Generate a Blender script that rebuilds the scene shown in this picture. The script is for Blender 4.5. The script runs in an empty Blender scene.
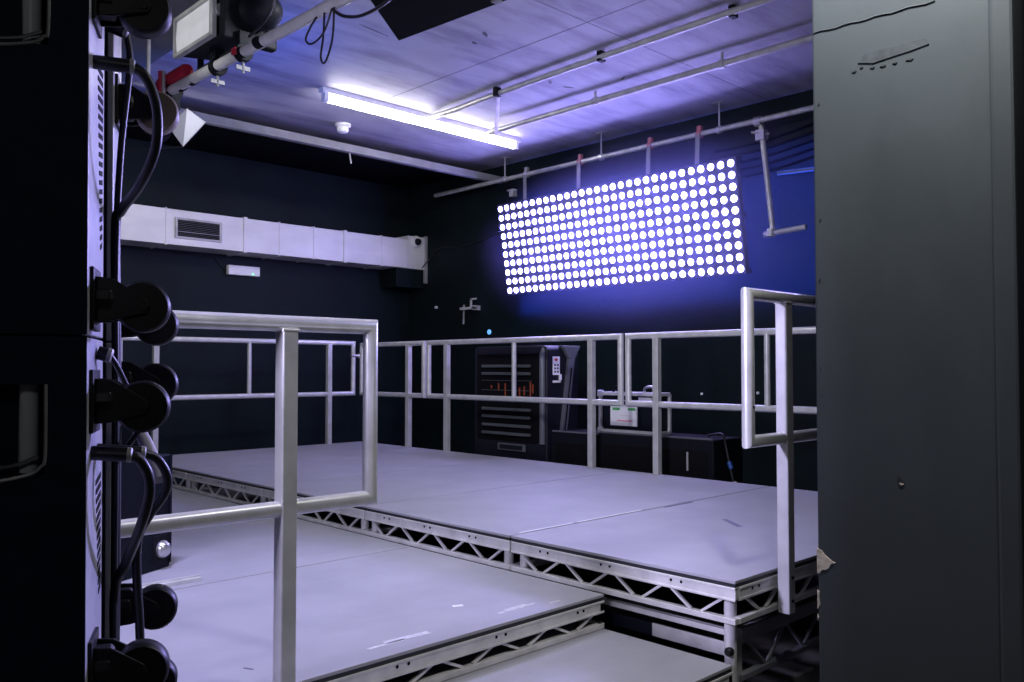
import bpy, bmesh, math, random
from mathutils import Vector, Matrix
random.seed(7)
sc = bpy.context.scene
COL = sc.collection
V = Vector
PI = math.pi

# ------------------------------------------------------------------ materials
def mat(name, color, rough=0.5, metal=0.0, var=0.12, scale=6.0, bump=0.0, bscale=40.0, emit=None, estr=0.0, spec=0.5, coat=0.0):
    m = bpy.data.materials.new(name); m.use_nodes = True
    nt = m.node_tree; b = nt.nodes['Principled BSDF']
    b.inputs['Roughness'].default_value = rough
    b.inputs['Metallic'].default_value = metal
    b.inputs['Specular IOR Level'].default_value = spec
    if coat: b.inputs['Coat Weight'].default_value = coat
    tc = nt.nodes.new('ShaderNodeTexCoord')
    nz = nt.nodes.new('ShaderNodeTexNoise'); nz.inputs['Scale'].default_value = scale
    nz.inputs['Detail'].default_value = 5.0
    nt.links.new(tc.outputs['Object'], nz.inputs['Vector'])
    rp = nt.nodes.new('ShaderNodeValToRGB')
    lo = [max(0, c*(1-var)) for c in color]; hi = [min(1, c*(1+var)) for c in color]
    rp.color_ramp.elements[0].position = .3; rp.color_ramp.elements[1].position = .7
    rp.color_ramp.elements[0].color = (*lo, 1); rp.color_ramp.elements[1].color = (*hi, 1)
    nt.links.new(nz.outputs['Fac'], rp.inputs['Fac'])
    nt.links.new(rp.outputs['Color'], b.inputs['Base Color'])
    if bump:
        n2 = nt.nodes.new('ShaderNodeTexNoise'); n2.inputs['Scale'].default_value = bscale
        n2.inputs['Detail'].default_value = 4
        nt.links.new(tc.outputs['Object'], n2.inputs['Vector'])
        bp = nt.nodes.new('ShaderNodeBump'); bp.inputs['Strength'].default_value = bump
        bp.inputs['Distance'].default_value = .01
        nt.links.new(n2.outputs['Fac'], bp.inputs['Height'])
        nt.links.new(bp.outputs['Normal'], b.inputs['Normal'])
    if emit:
        b.inputs['Emission Color'].default_value = (*emit, 1)
        b.inputs['Emission Strength'].default_value = estr
    return m

def stained(name, color, dirt, rough, scale=(1, 1, 1), amount=.5, lo=.55, hi=.75, bump=.1):
    """painted surface with streaks and stains that stay put"""
    m = mat(name, color, rough, 0, .08, 3.0)
    nt = m.node_tree; b = nt.nodes['Principled BSDF']
    tc = nt.nodes.new('ShaderNodeTexCoord'); mp = nt.nodes.new('ShaderNodeMapping')
    mp.inputs['Scale'].default_value = scale
    nt.links.new(tc.outputs['Object'], mp.inputs['Vector'])
    nz = nt.nodes.new('ShaderNodeTexNoise'); nz.inputs['Scale'].default_value = 1.0
    nz.inputs['Detail'].default_value = 8; nz.inputs['Roughness'].default_value = .65
    nt.links.new(mp.outputs['Vector'], nz.inputs['Vector'])
    rp = nt.nodes.new('ShaderNodeValToRGB')
    rp.color_ramp.elements[0].position = lo; rp.color_ramp.elements[1].position = hi
    rp.color_ramp.elements[0].color = (0, 0, 0, 1); rp.color_ramp.elements[1].color = (amount,)*3 + (1,)
    nt.links.new(nz.outputs['Fac'], rp.inputs['Fac'])
    mx = nt.nodes.new('ShaderNodeMixRGB'); mx.inputs['Color2'].default_value = (*dirt, 1)
    old = b.inputs['Base Color'].links[0].from_socket
    nt.links.new(old, mx.inputs['Color1']); nt.links.new(rp.outputs['Color'], mx.inputs['Fac'])
    nt.links.new(mx.outputs['Color'], b.inputs['Base Color'])
    if bump:
        bp = nt.nodes.new('ShaderNodeBump'); bp.inputs['Strength'].default_value = bump; bp.inputs['Distance'].default_value = .02
        nt.links.new(nz.outputs['Fac'], bp.inputs['Height']); nt.links.new(bp.outputs['Normal'], b.inputs['Normal'])
    return m

M = dict(
    deck=stained('deck_paint', (.33, .33, .36), (.23, .23, .26), .5, (1.3, 3.0, 1), .5, .5, .8, .03),
    deck_edge=mat('deck_edge_black', (.012, .013, .018), .45),
    alu=mat('brushed_aluminium', (.64, .63, .61), .42, .25, .18, 9),
    alu_dull=mat('dull_aluminium', (.36, .36, .35), .5, .3, .25, 7),
    tube=mat('aluminium_tube', (.60, .60, .60), .34, .35, .12, 14),
    post=mat('aluminium_box_section', (.52, .52, .52), .36, .3, .12, 12),
    steel=mat('galvanised_pipe', (.45, .45, .45), .4, .5, .2, 12),
    tape_pale=mat('pale_tape', (.80, .80, .84), .6), tape_dark=mat('dark_tape', (.10, .10, .15), .6), tape_blue=mat('blue_grey_tape', (.14, .15, .24), .6),
    scuff_pale=mat('pale_scuff', (.55, .55, .58), .6, 0, .2, 60),
    scar_soft=mat('scar_soft', (.052, .062, .074), .6, 0, .3, 40),
    trunk=mat('grey_trunking', (.16, .165, .18), .5, 0, .2, 6),
    hole=mat('bolt_dark', (.004, .004, .005), .7, spec=.1),
    wall=mat('black_wall_paint', (.004, .0095, .011), .6, 0, .25, 2.0, .2, 25, spec=.15),
    ceil=stained('ceiling_board', (.36, .355, .43), (.13, .125, .20), .6, (.8, 3.5, 1), .85, .45, .70, .25),
    ceil_dark=mat('dark_ceiling', (.003, .004, .006), .8, 0, .2, 3, spec=.05),
    soffit=mat('grey_soffit_paint', (.10, .108, .105), .75, 0, .1, 4),
    floor=mat('worn_floor', (.10, .095, .085), .6, 0, .4, 5, .1, 20),
    pillar=stained('slate_wall_paint', (.066, .080, .090), (.042, .053, .062), .5, (3, 3, 1.2), .6, .48, .72, .15),
    plaster=mat('bare_plaster', (.85, .74, .64), .85, 0, .2, 30, .3, 80),
    scar=mat('paint_scar', (.04, .045, .055), .6),
    door=mat('black_door', (.006, .006, .008), .5),
    frame=mat('door_frame_paint', (.035, .035, .04), .5),
    cab=mat('black_cabinet_paint', (.008, .014, .030), .6, 0, .15, 30, .06, 160, spec=.15),
    cab_rear=mat('cabinet_rear_panel', (.46, .46, .49), .38, .1, .1, 20, .1, 120),
    cab_in=mat('cabinet_recess', (.002, .002, .003), .8, spec=.05),
    rubber=mat('castor_rubber', (.006, .006, .008), .45, spec=.3),
    tan=mat('castor_tan', (.20, .16, .12), .5),
    castor=mat('castor_steel_black', (.008, .008, .010), .45, 0, spec=.3),
    bright=mat('zinc_steel', (.6, .6, .6), .3, .8),
    cable=mat('black_cable', (.010, .010, .014), .42),
    matte=mat('matte_black_cable', (.0015, .0015, .002), .8, spec=.03),
    hose=mat('pale_sleeve', (.42, .40, .42), .6),
    duct=stained('galvanised_duct', (.66, .66, .66), (.52, .52, .54), .42, (1.2, 1, 5), .6, .45, .7, .02),
    dark=mat('black_plastic', (.004, .005, .008), .6, 0, .1, 20, spec=.15),
    blue_black=mat('blue_black_panel', (.003, .005, .010), .55, spec=.15),
    heater=mat('moulded_black', (.007, .009, .014), .4, spec=.3),
    greymould=mat('grey_moulding', (.10, .105, .12), .4),
    slat=mat('louvre_grey', (.07, .078, .085), .4),
    glow=mat('orange_glow', (.08, .02, .01), .5, emit=(1, .16, .05), estr=.07),
    white=mat('white_plastic', (.75, .75, .75), .5, 0, .04),
    label=mat('paper_label', (.78, .78, .76), .6, 0, .03),
    green=mat('green_ink', (.05, .35, .07), .6), pink=mat('pink_ink', (.75, .25, .30), .6), red=mat('red_ink', (.6, .05, .04), .6),
    ink=mat('black_ink', (.02, .02, .02), .6),
    redclamp=mat('red_powdercoat', (.30, .012, .03), .4, 0, .1),
    pinkclamp=mat('faded_red_clamp', (.40, .12, .14), .5),
    lens=mat('frosted_lens', (.72, .73, .73), .25, 0, .06, 8),
    barn=mat('barn_door_paint', (.17, .17, .20), .4, .1),
    plate=mat('lamp_panel_face', (.02, .022, .05), .6, 0, .1, 20),
    lamp=mat('lamp_globe', (.8, .8, .9), .3, emit=(.38, .335, 1.0), estr=37.0),
    tubelamp=mat('fluorescent_tube', (.9, .9, .9), .4, emit=(1.0, .96, .92), estr=21.0),
    greenled=mat('green_indicator', (.1, .5, .1), .4, emit=(.1, 1, .25), estr=3.0),
    blueled=mat('blue_indicator', (.1, .3, .6), .4, emit=(.15, .45, 1), estr=.9),
    bluefoil=mat('blue_connector', (.02, .07, .28), .3),
    smoke=mat('detector_white', (.8, .8, .8), .4, 0, .04),
)

# ------------------------------------------------------------------ mesh builder
class MB:
    def __init__(s, T=None): s.v = []; s.f = []; s.T = T
    def add(s, vs, fs):
        o = len(s.v)
        s.v += [(s.T @ V(p)) if s.T else V(p) for p in vs]
        s.f += [tuple(i+o for i in f) for f in fs]; return s
    def box(s, p, q):
        x0, y0, z0 = [min(a, b) for a, b in zip(p, q)]; x1, y1, z1 = [max(a, b) for a, b in zip(p, q)]
        return s.add([(x0,y0,z0),(x1,y0,z0),(x1,y1,z0),(x0,y1,z0),(x0,y0,z1),(x1,y0,z1),(x1,y1,z1),(x0,y1,z1)],
              [(0,3,2,1),(4,5,6,7),(0,1,5,4),(1,2,6,5),(2,3,7,6),(3,0,4,7)])
    def hexa(s, a, b):      # two matching quads, a (first end) and b (second end)
        return s.add(list(a)+list(b), [(3,2,1,0),(4,5,6,7),(0,1,5,4),(1,2,6,5),(2,3,7,6),(3,0,4,7)])
    def prism(s, poly, d):  # polygon of 3-D points pushed along d
        n = len(poly); d = V(d); p = [V(a) for a in poly]
        return s.add(p+[a+d for a in p], [tuple(range(n-1,-1,-1)), tuple(range(n,2*n))]+[(i,(i+1)%n,n+(i+1)%n,n+i) for i in range(n)])
    def bar(s, p, q, w, h, up=(0,0,1)):   # rectangular bar from p to q, w across, h along up
        p, q = V(p), V(q); d = (q-p).normalized(); up = V(up); u = (up-d*up.dot(d)).normalized(); r = d.cross(u)
        a = [p+r*(w/2*i)+u*(h/2*j) for i, j in ((-1,-1),(1,-1),(1,1),(-1,1))]
        return s.hexa(a, [x+(q-p) for x in a])
    def tube(s, pts, r, n=12, caps=True, r2=None):
        pts = [V(p) for p in pts]; k = len(pts); rings = []
        t0 = (pts[1]-pts[0]).normalized()
        u = t0.orthogonal().normalized(); prev = t0
        for i in range(k):
            a = (pts[i]-pts[i-1]).normalized() if i else None
            b = (pts[i+1]-pts[i]).normalized() if i < k-1 else None
            t = ((a+b).normalized() if a and b else (a or b))
            ax = prev.cross(t)
            if ax.length > 1e-7: u = Matrix.Rotation(prev.angle(t), 3, ax) @ u
            u = (u-t*u.dot(t)).normalized(); w = t.cross(u); prev = t
            st = 1.0; m = None
            if a and b:
                c = max(.5, a.dot(t)); st = 1/c
                m = (b-a); m = m.normalized() if m.length > 1e-6 else None
            rr = r if r2 is None else r+(r2-r)*i/(k-1)
            ring = []
            for j in range(n):
                o = u*math.cos(2*PI*j/n)*rr+w*math.sin(2*PI*j/n)*rr
                if m: o = o+m*(o.dot(m)*(st-1))
                ring.append(pts[i]+o)
            rings.append(ring)
        vs = [p for rg in rings for p in rg]
        fs = [(i*n+j, i*n+(j+1)%n, (i+1)*n+(j+1)%n, (i+1)*n+j) for i in range(k-1) for j in range(n)]
        if caps: fs += [tuple(range(n-1,-1,-1)), tuple((k-1)*n+j for j in range(n))]
        return s.add(vs, fs)
    def lathe(s, o, ax, prof, n=24):   # prof: (distance along axis, radius)
        o, ax = V(o), V(ax).normalized(); u = ax.orthogonal().normalized(); w = ax.cross(u)
        vs = [o+ax*h+(u*math.cos(2*PI*j/n)+w*math.sin(2*PI*j/n))*max(r, 1e-4) for h, r in prof for j in range(n)]
        k = len(prof)
        fs = [(i*n+j, i*n+(j+1)%n, (i+1)*n+(j+1)%n, (i+1)*n+j) for i in range(k-1) for j in range(n)]
        fs += [tuple(range(n-1,-1,-1)), tuple((k-1)*n+j for j in range(n))]
        return s.add(vs, fs)
    def build(s, name, m, parent=None, smooth=False, bevel=0.0, origin=None):
        org = V(origin) if origin else (root_loc(parent) if parent else V((0,0,0)))
        if not parent and origin is None:
            lo = [min(p[i] for p in s.v) for i in range(3)]; hi = [max(p[i] for p in s.v) for i in range(3)]
            org = V(((lo[0]+hi[0])/2, (lo[1]+hi[1])/2, lo[2]))
        me = bpy.data.meshes.new(name)
        me.from_pydata([tuple(p-org) for p in s.v], [], s.f); me.update()
        bm = bmesh.new(); bm.from_mesh(me); bmesh.ops.recalc_face_normals(bm, faces=bm.faces); bm.to_mesh(me); bm.free()
        if smooth:
            for p in me.polygons: p.use_smooth = True
            try: me.set_sharp_from_angle(angle=math.radians(40))
            except Exception: pass
        me.materials.append(M[m])
        o = bpy.data.objects.new(name, me); COL.objects.link(o)
        if parent: o.parent = parent
        else: o.location = org
        if bevel:
            b = o.modifiers.new('bevel', 'BEVEL'); b.width = bevel; b.segments = 2; b.limit_method = 'ANGLE'
        return o

def root_loc(o):
    while o.parent: o = o.parent
    return V(o.location)

def tag(o, label, cat, group=None, kind=None):
    o['label'] = label; o['category'] = cat
    if group: o['group'] = group
    if kind: o['kind'] = kind
    return o
def thing(name, loc, label, cat, group=None):
    o = bpy.data.objects.new(name, None); COL.objects.link(o); o.location = loc; o.empty_display_size = .1
    return tag(o, label, cat, group)
def struct(o): o['kind'] = 'structure'; return o
def catmull(pts, n=8):
    pts = [V(p) for p in pts]; P = [pts[0]*2-pts[1]]+pts+[pts[-1]*2-pts[-2]]; out = []
    for i in range(1, len(P)-2):
        a, b, c, d = P[i-1:i+3]
        for k in range(n):
            t = k/n
            out.append(.5*((2*b)+(c-a)*t+(2*a-5*b+4*c-d)*t*t+(3*b-a-3*c+d)*t**3))
    return out+[pts[-1]]

# ------------------------------------------------------------------ camera
yaw, pitch = math.radians(45.95), math.radians(1.79)
Fv = V((math.cos(pitch)*math.cos(yaw), math.cos(pitch)*math.sin(yaw), math.sin(pitch)))
Rv = V((math.sin(yaw), -math.cos(yaw), 0)); Uv = Rv.cross(Fv)
cd = bpy.data.cameras.new('camera'); cam = bpy.data.objects.new('camera', cd); COL.objects.link(cam)
mm = Matrix((Rv, Uv, -Fv)).transposed().to_4x4(); mm.translation = V((0, 0, 1.3)); cam.matrix_world = mm
cd.sensor_width = 36; cd.lens = 853.4*36/1024; cd.clip_start = .05
sc.camera = cam

# ------------------------------------------------------------------ room shell
ZC = 3.62
struct(MB().box((-3.2, -2.4, -.1), (6.9, 9.05, 0)).build('floor', 'floor'))
struct(MB().box((6.7, -2.4, 0), (6.9, 9.05, ZC)).build('wall_right', 'wall'))
struct(MB().box((-3.2, 8.85, 0), (6.7, 9.05, ZC)).build('wall_back', 'wall'))
struct(MB().box((-3.4, -2.4, 0), (-3.2, 9.05, ZC)).build('wall_left', 'wall'))
struct(MB().box((2.05, -2.4, ZC), (6.9, 7.5, ZC+.1)).build('ceiling', 'ceil'))
struct(MB().box((2.05, 7.5, ZC), (6.9, 9.05, ZC+.1)).build('ceiling_back', 'ceil_dark'))  # much darker strip of ceiling behind the trim
struct(MB().box((-3.4, -2.4, 3.2), (2.05, 9.05, ZC+.1)).build('ceiling_soffit', 'soffit'))
baffle = struct(MB().prism([(2.05, 7.14, 3.44), (2.05, 7.14, 3.46), (2.05, 7.48, 3.56), (2.05, 7.48, ZC), (2.05, 7.56, ZC), (2.05, 7.56, 3.53)], (4.65, 0, 0)).build('shadow_baffle', 'ceil_dark'))  # hidden baffle added to keep tube light off the upper back wall
tr = MB().box((2.05, 7.085, 3.415), (6.7, 7.14, 3.495)).box((2.05, 7.075, 3.415), (6.7, 7.085, 3.43)).build('trim_2', 'trunk', bevel=.004); struct(tr)

# near wall on the right with its door frame
pw = struct(MB().box((2.3, .675, 0), (2.75, 1.141, 3.2)).build('wall_front', 'pillar', bevel=.006))
pj = struct(MB().box((2.285, .622, 0), (2.75, .675, 3.2)).build('trim_3', 'pillar', bevel=.008))
struct(MB().box((2.42, .585, 0), (2.75, .622, 3.2)).build('trim_4', 'door'))
struct(MB().box((2.33, .560, 0), (2.42, .585, 3.2)).box((2.33, .575, 0), (2.75, .585, 3.2)).build('trim_5', 'frame', bevel=.003))
struct(MB().box((2.36, -.9, 0), (2.42, .560, 3.2)).build('door_1', 'door'))
def chip(pts, name='plaster_chip', m='plaster', x=2.299, t=.004):
    MB().prism([(x-.001, y, z) for y, z in pts], (t, 0, 0)).build(name, m, pw)
chip([(1.142,.792),(1.128,.788),(1.120,.778),(1.100,.764),(1.088,.760),(1.102,.754),(1.108,.742),(1.118,.736),(1.128,.734),(1.136,.722),(1.142,.724)])
chip([(1.142,.675),(1.136,.672),(1.137,.655),(1.134,.638),(1.142,.622)])
chip([(1.142,.610),(1.139,.600),(1.142,.590)])
chip([(1.142,.402),(1.134,.395),(1.132,.378),(1.138,.360),(1.142,.350)])
chip([(1.142,.34),(1.120,.335),(1.100,.33),(1.105,.318),(1.142,.316)])
chip([(.918,1.012),(.910,1.016),(.902,1.006),(.898,1.000),(.906,.996),(.914,1.002)], 'dent', 'scar')
chip([(.913,.997),(.904,.999),(.900,.994),(.908,.991)], 'plaster_chip')
chip([(1.008,2.138),(.986,2.160),(.945,2.159),(.905,2.155),(.86,2.158),(.828,2.155),(.821,2.140),(.869,2.134),(.929,2.130),(.967,2.127)], 'paint_scar', 'scar_soft')
for q in ((1.025,2.117,.008),(1.003,2.124,.006),(.975,2.116,.008),(.948,2.113,.010),(.915,2.113,.008),(.880,2.112,.012)):
    chip([(q[0],q[1]),(q[0]-q[2],q[1]+.004),(q[0]-q[2]*1.6,q[1]),(q[0]-q[2],q[1]-.003)], 'paint_scar', 'scar')
for k in range(6):
    rr = random.uniform(.002, .004); yy = 1.125+random.uniform(-.004, .004); zz = [2.05,1.72,1.55,1.30,1.22,.95][k]
    chip([(yy+rr*math.cos(a), zz+rr*1.4*math.sin(a)) for a in (0,1.2,2.4,3.6,4.9)], 'nail_hole', 'scar')
pts = [(2.299, 1.135-.022*i, 2.257-.0006*i+.002*math.sin(i*1.7)) for i in range(16)]
MB().tube(pts, .0016, 6).build('render_crack', 'scar_soft', pw)

# ------------------------------------------------------------------ stage decks
def lattice_side(parent, p, q, zt, zb, n, inward, braces=True, mat_='alu', edge=.026):
    """one side of a deck: top rail, bottom chord and zig-zag braces between p and q (xy)"""
    p, q = V((*p, 0)), V((*q, 0)); iw = V((*inward, 0))
    z1 = zt-edge; z2 = z1-.052; z3 = zb+.022
    c = iw*.0125
    f = MB()
    f.bar(p+c+V((0,0,(z1+z2)/2)), q+c+V((0,0,(z1+z2)/2)), .025, z1-z2)
    f.bar(p+c*.6+V((0,0,z1-.005)), q+c*.6+V((0,0,z1-.005)), .022, .010)
    f.bar(p+c*.6+V((0,0,z2+.005)), q+c*.6+V((0,0,z2+.005)), .022, .010)
    f.bar(p+c+V((0,0,(z3+zb)/2)), q+c+V((0,0,(z3+zb)/2)), .030, z3-zb)
    o = f.build('side_frame', mat_, parent, bevel=.002)
    if braces:
        L = (q-p); a, b = .04/L.length, 1-.04/L.length
        for i in range(n):
            u0 = a+(b-a)*(i+.17)/n; u1 = a+(b-a)*(i+.83)/n
            A, B = (z2, z3) if i % 2 == 0 else (z3, z2)
            MB().bar(p+L*u0+c+V((0,0,A)), p+L*u1+c+V((0,0,B)), .010, .012, up=iw).build('diagonal_brace', mat_, o)
    return o
bolt_me = None
def bolt(parent, pos, axis):
    MB().lathe(pos, axis, [(-.002, .006), (.0015, .006)], 8).build('bolt', 'hole', parent)

def stage_deck(x0, x1, y0, y1, zt, zb, label, front=0, side=0, legs=True, group=None, mat_='alu'):
    t = thing('stage_deck', ((x0+x1)/2, (y0+y1)/2, 0), label, 'stage platform', group)
    g = .005
    x0 += g*.4; x1 -= g*.4; y0 += g; y1 -= g
    MB().box((x0, y0, zt-.012), (x1, y1, zt)).build('deck_board', 'deck', t, bevel=.002)
    MB().box((x0+.002, y0+.002, zt-.026), (x1-.002, y1-.002, zt-.0121)).build('board_edge', 'deck_edge', t)
    so = lattice_side(t, (x0, y0), (x0, y1), zt, zb, front or 8, (1, 0), front > 0, mat_)
    if front:
        for fr in (.2, .24, .5, .54, .8, .84): bolt(so, (x0-.0005, y0+(y1-y0)*fr, zt-.045), (-1, 0, 0))
    so2 = lattice_side(t, (x0+.03, y0), (x1, y0), zt, zb, side or 8, (0, 1), side > 0, mat_)
    if side:
        for fr in (.05, .07, .3, .32, .55, .57, .74, .76, .93, .945): bolt(so2, (x0+(x1-x0)*fr, y0-.0005, zt-.045), (0, -1, 0))
    lattice_side(t, (x1, y0), (x1, y1), zt, zb, 8, (-1, 0), False, mat_)
    lattice_side(t, (x0+.03, y1), (x1-.03, y1), zt, zb, 8, (0, -1), False, mat_)
    if legs:
        for lx in (x0+.045, x1-.06):
            for ly in (y0+.05, y1-.05):
                l = MB().tube([(lx, ly, 0.012), (lx, ly, zt-.03)], .024, 16).build('leg', 'alu', t, smooth=True)
                MB().lathe((lx, ly, 0), (0, 0, 1), [(0, .028), (.012, .028), (.03, .0255)], 16).build('rubber_foot', 'rubber', l)
    return t
YS = [1.73, 2.95, 4.17, 5.39, 6.61, 7.83]
upl = ['nearest grey upper stage platform with exposed corner beside the right guardrail',
       'second grey upper stage platform from the right, behind the end of the middle level',
       'third grey upper stage platform from the right, halfway along the row',
       'fourth grey upper stage platform from the right, behind the near guardrail end',
       'farthest grey upper stage platform, left end by the back guardrail']
for i in range(5):
    stage_deck(2.84, 5.28, YS[i], YS[i+1], .50, .335, upl[i], 8, 16 if i == 0 else 0, True, 'upper stage platforms')
YM = [2.36, 3.715, 4.935, 6.155, 7.375]
ml = ['nearest grey middle level platform with open lattice front edge over the low step',
      'second grey middle level platform, behind the dark joint line with a metal strip',
      'third grey middle level platform, beside the black case, far left',
      'farthest grey middle level platform at the foot of the upper lattice, far left']
for i in range(4):
    stage_deck(.42, 2.835, YM[i], YM[i+1], .335, .192, ml[i], 0, 16 if i == 0 else 0, False, 'middle stage platforms')
stage_deck(.95, 2.835, 1.74, 2.96, .19, .03, 'low grey step platform at the bottom of the picture, in front of the middle level', 0, 12, False)
# lower support frame under the nearest upper platform
sf = thing('support_frame', (4.05, 2.3, 0), 'dull metal support frame under the exposed corner of the upper stage', 'stage frame')
MB().bar((2.9, 1.80, .285), (2.9, 2.90, .285), .03, .022).build('upper_rail', 'alu', sf, bevel=.002)
MB().box((2.895, 1.80, .192), (2.905, 2.16, .245)).build('end_plate', 'alu', sf, bevel=.002)
MB().box((2.897, 2.16, .192), (2.907, 2.90, .245)).build('kick_plate', 'blue_black', sf)
o = MB().bar((2.95, 1.785, .265), (5.2, 1.785, .265), .03, .055).build('side_rail', 'trunk', sf, bevel=.002)
MB().bar((2.95, 1.785, .105), (5.2, 1.785, .105), .03, .022).build('side_chord', 'trunk', sf, bevel=.002)
for i in range(14):
    a = 3.0+i*.155; A, B = (.238, .116) if i % 2 == 0 else (.116, .238)
    MB().bar((a, 1.785, A), (a+.14, 1.785, B), .01, .012, up=(0, 1, 0)).build('diagonal_brace', 'trunk', o)
MB().lathe((2.859, 1.775, .225), (-1, 0, 0), [(-.01, .017), (.006, .017), (.012, .012)], 16).build('clamp_knob', 'rubber', sf, smooth=True)
for x in (2.96, 5.19):
    for y in (1.80, 2.88): MB().box((x-.012, y-.012, 0), (x+.012, y+.012, .27)).build('leg', 'alu_dull', sf)

st = MB().box((1.15, 3.778, .335), (1.70, 3.802, .352)).box((1.15, 3.796, .335), (1.70, 3.802, .362)).build('metal_strip', 'tube', bevel=.002)
tag(st, 'short pale metal strip lying on the middle stage beside the dark joint', 'metal strip')

# ------------------------------------------------------------------ guardrails
def guardrail(p, q, zt, zl, zfoot, posts, mids, label, plate=False, w=.050, group='stage guardrails'):
    """loop of round tube from p to q (xy) with square posts at distances along it"""
    p, q = V((*p, 0)), V((*q, 0)); d = (q-p).normalized(); L = (q-p).length
    t = thing('guardrail', ((p+q)/2+V((0,0,zfoot))), label, 'railing', group)
    r = .0242
    def z(v, h): return v+V((0, 0, h))
    MB().tube([z(p, (zt+zl)/2), z(p, zt), z(q, zt), z(q, (zt+zl)/2)], r, 16).build('top_rail', 'tube', t, smooth=True)
    MB().tube([z(p, (zt+zl)/2), z(p, zl), z(q, zl), z(q, (zt+zl)/2)], r, 16).build('lower_rail', 'tube', t, smooth=True)
    nrm = V((-d.y, d.x, 0))
    for s in posts:
        c = p+d*s
        b = MB(); top = zt-r+.006
        a = [z(c+d*(w/2*i)+nrm*(w/2*j), zfoot) for i, j in ((-1,-1),(1,-1),(1,1),(-1,1))]
        b.hexa(a, [x+V((0,0,top-zfoot)) for x in a])
        po = b.build('post', 'post', t, bevel=.004)
        b = MB(); e = w/2+.003
        a = [z(c+d*(e*i)+nrm*(e*j), top-.006) for i, j in ((-1,-1),(1,-1),(1,1),(-1,1))]
        b.hexa(a, [x+V((0,0,.008)) for x in a]); b.build('weld', 'alu', po, bevel=.002)
        for h in (.05, .14):
            MB().lathe(z(c-nrm*(w/2), zfoot+h), -nrm, [(-.002, .007), (.004, .007)], 8).build('bolt', 'hole', po)
    for s in mids:
        c = p+d*s
        MB().tube([z(c, zl), z(c, zt)], .021, 14).build('baluster', 'tube', t, smooth=True)
    MB().lathe(z(p+(-nrm)*(r-.001), zl+.13), -nrm, [(-.002, .006), (.002, .006)], 8).build('pin_hole', 'hole', t)
    return t
guardrail((1.592, 2.305), (-.82, 2.305), 1.432, .882, .20, [.300, 2.1], [1.21], 'large bright metal guardrail closest to the camera, left of centre')
guardrail((2.865, 1.688), (5.3, 1.688), 1.578, 1.022, .335, [.275, 2.1], [1.2], 'guardrail along the right side of the upper stage, cut off by the wall')
guardrail((5.25, 1.73), (5.25, 4.130), 1.543, 1.023, .50, [.31, 2.13], [1.216], 'guardrail in front of the silver edged case, right end of the rear edge')
guardrail((5.25, 4.205), (5.25, 6.605), 1.543, 1.023, .50, [.30, 2.12], [1.197], 'guardrail in front of the louvred black unit, middle of the rear edge')
guardrail((5.25, 6.68), (5.25, 7.76), 1.543, 1.023, .50, [.25], [], 'short guardrail section at the far corner of the upper stage')
br = guardrail((5.165, 7.80), (2.74, 7.80), 1.563, 1.023, .50, [.30, 2.11], [1.2], 'long guardrail along the far back edge, below the ventilation duct')
ck = thing('rail_clamp', (5.205, 7.80, 1.43), 'small silver clamp joining two rails at the far stage corner', 'clamp')
MB().tube([(5.12, 7.77, 1.43), (5.27, 7.775, 1.43)], .012, 10).build('bolt', 'bright', ck, smooth=True)
for x in (5.165, 5.238): MB().lathe((x, 7.80, 1.412), (0, 0, 1), [(0, .031), (.036, .031)], 14).build('collar', 'bright', ck, smooth=True)

# ------------------------------------------------------------------ lamp wall
P0 = V((6.378, 6.791, 3.038)); wy = -.0127; ti = .1606
ea = V((math.sin(wy), -math.cos(wy), 0)); nr = V((-math.cos(wy), -math.sin(wy), 0))
eb = V((0, 0, math.cos(ti)))+nr*math.sin(ti); en = ea.cross(eb)
if en.dot(nr) < 0: en = -en
lw = thing('light_panel', P0+ea*1.45-eb*.95, 'long glowing panel of round white lamps hung on the dark right wall', 'light panel')
def LP(i, j, k=0): return P0+ea*(i*.1)-eb*(j*.1)+en*k
def quad(i0, i1, j0, j1, k): return [LP(i0, j0, k), LP(i1, j0, k), LP(i1, j1, k), LP(i0, j1, k)]
MB().hexa(quad(-.5, 29.5, -.5, 9.5, -.075), quad(-.5, 29.5, -.5, 9.5, -.0145)).build('face_plate', 'plate', lw, bevel=.004)
fb = MB()
for j in (-.3, 4.5, 9.3): fb.bar(LP(-.4, j, -.10), LP(29.4, j, -.10), .04, .04, up=eb)
fb.build('rear_frame', 'dark', lw)
me0 = None
def globe(mb, c, r=.0305):
    prof = [(-.022, r*.62), (-.014, r*.95), (-.012, r), (-.008, r*.93), (-.004, r*.72), (-.002, r*.42), (-.001, .002)]
    mb.lathe(c, en, prof, 14)
proto = MB(); globe(proto, LP(29, 0))
po = proto.build('lamp', 'lamp', lw, smooth=True)
base = LP(29, 0)
for i in range(20, 30):
    for j in range(10):
        if (i, j) == (29, 0): continue
        c = po.copy(); COL.objects.link(c); c.parent = lw; c.location = LP(i, j)-base
rest = MB()
for i in range(20):
    for j in range(10): globe(rest, LP(i, j))
ro = rest.build('lamp_field', 'lamp', lw, smooth=True); ro['kind'] = 'stuff'
BX, BZ = 6.45, 3.378
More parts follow.
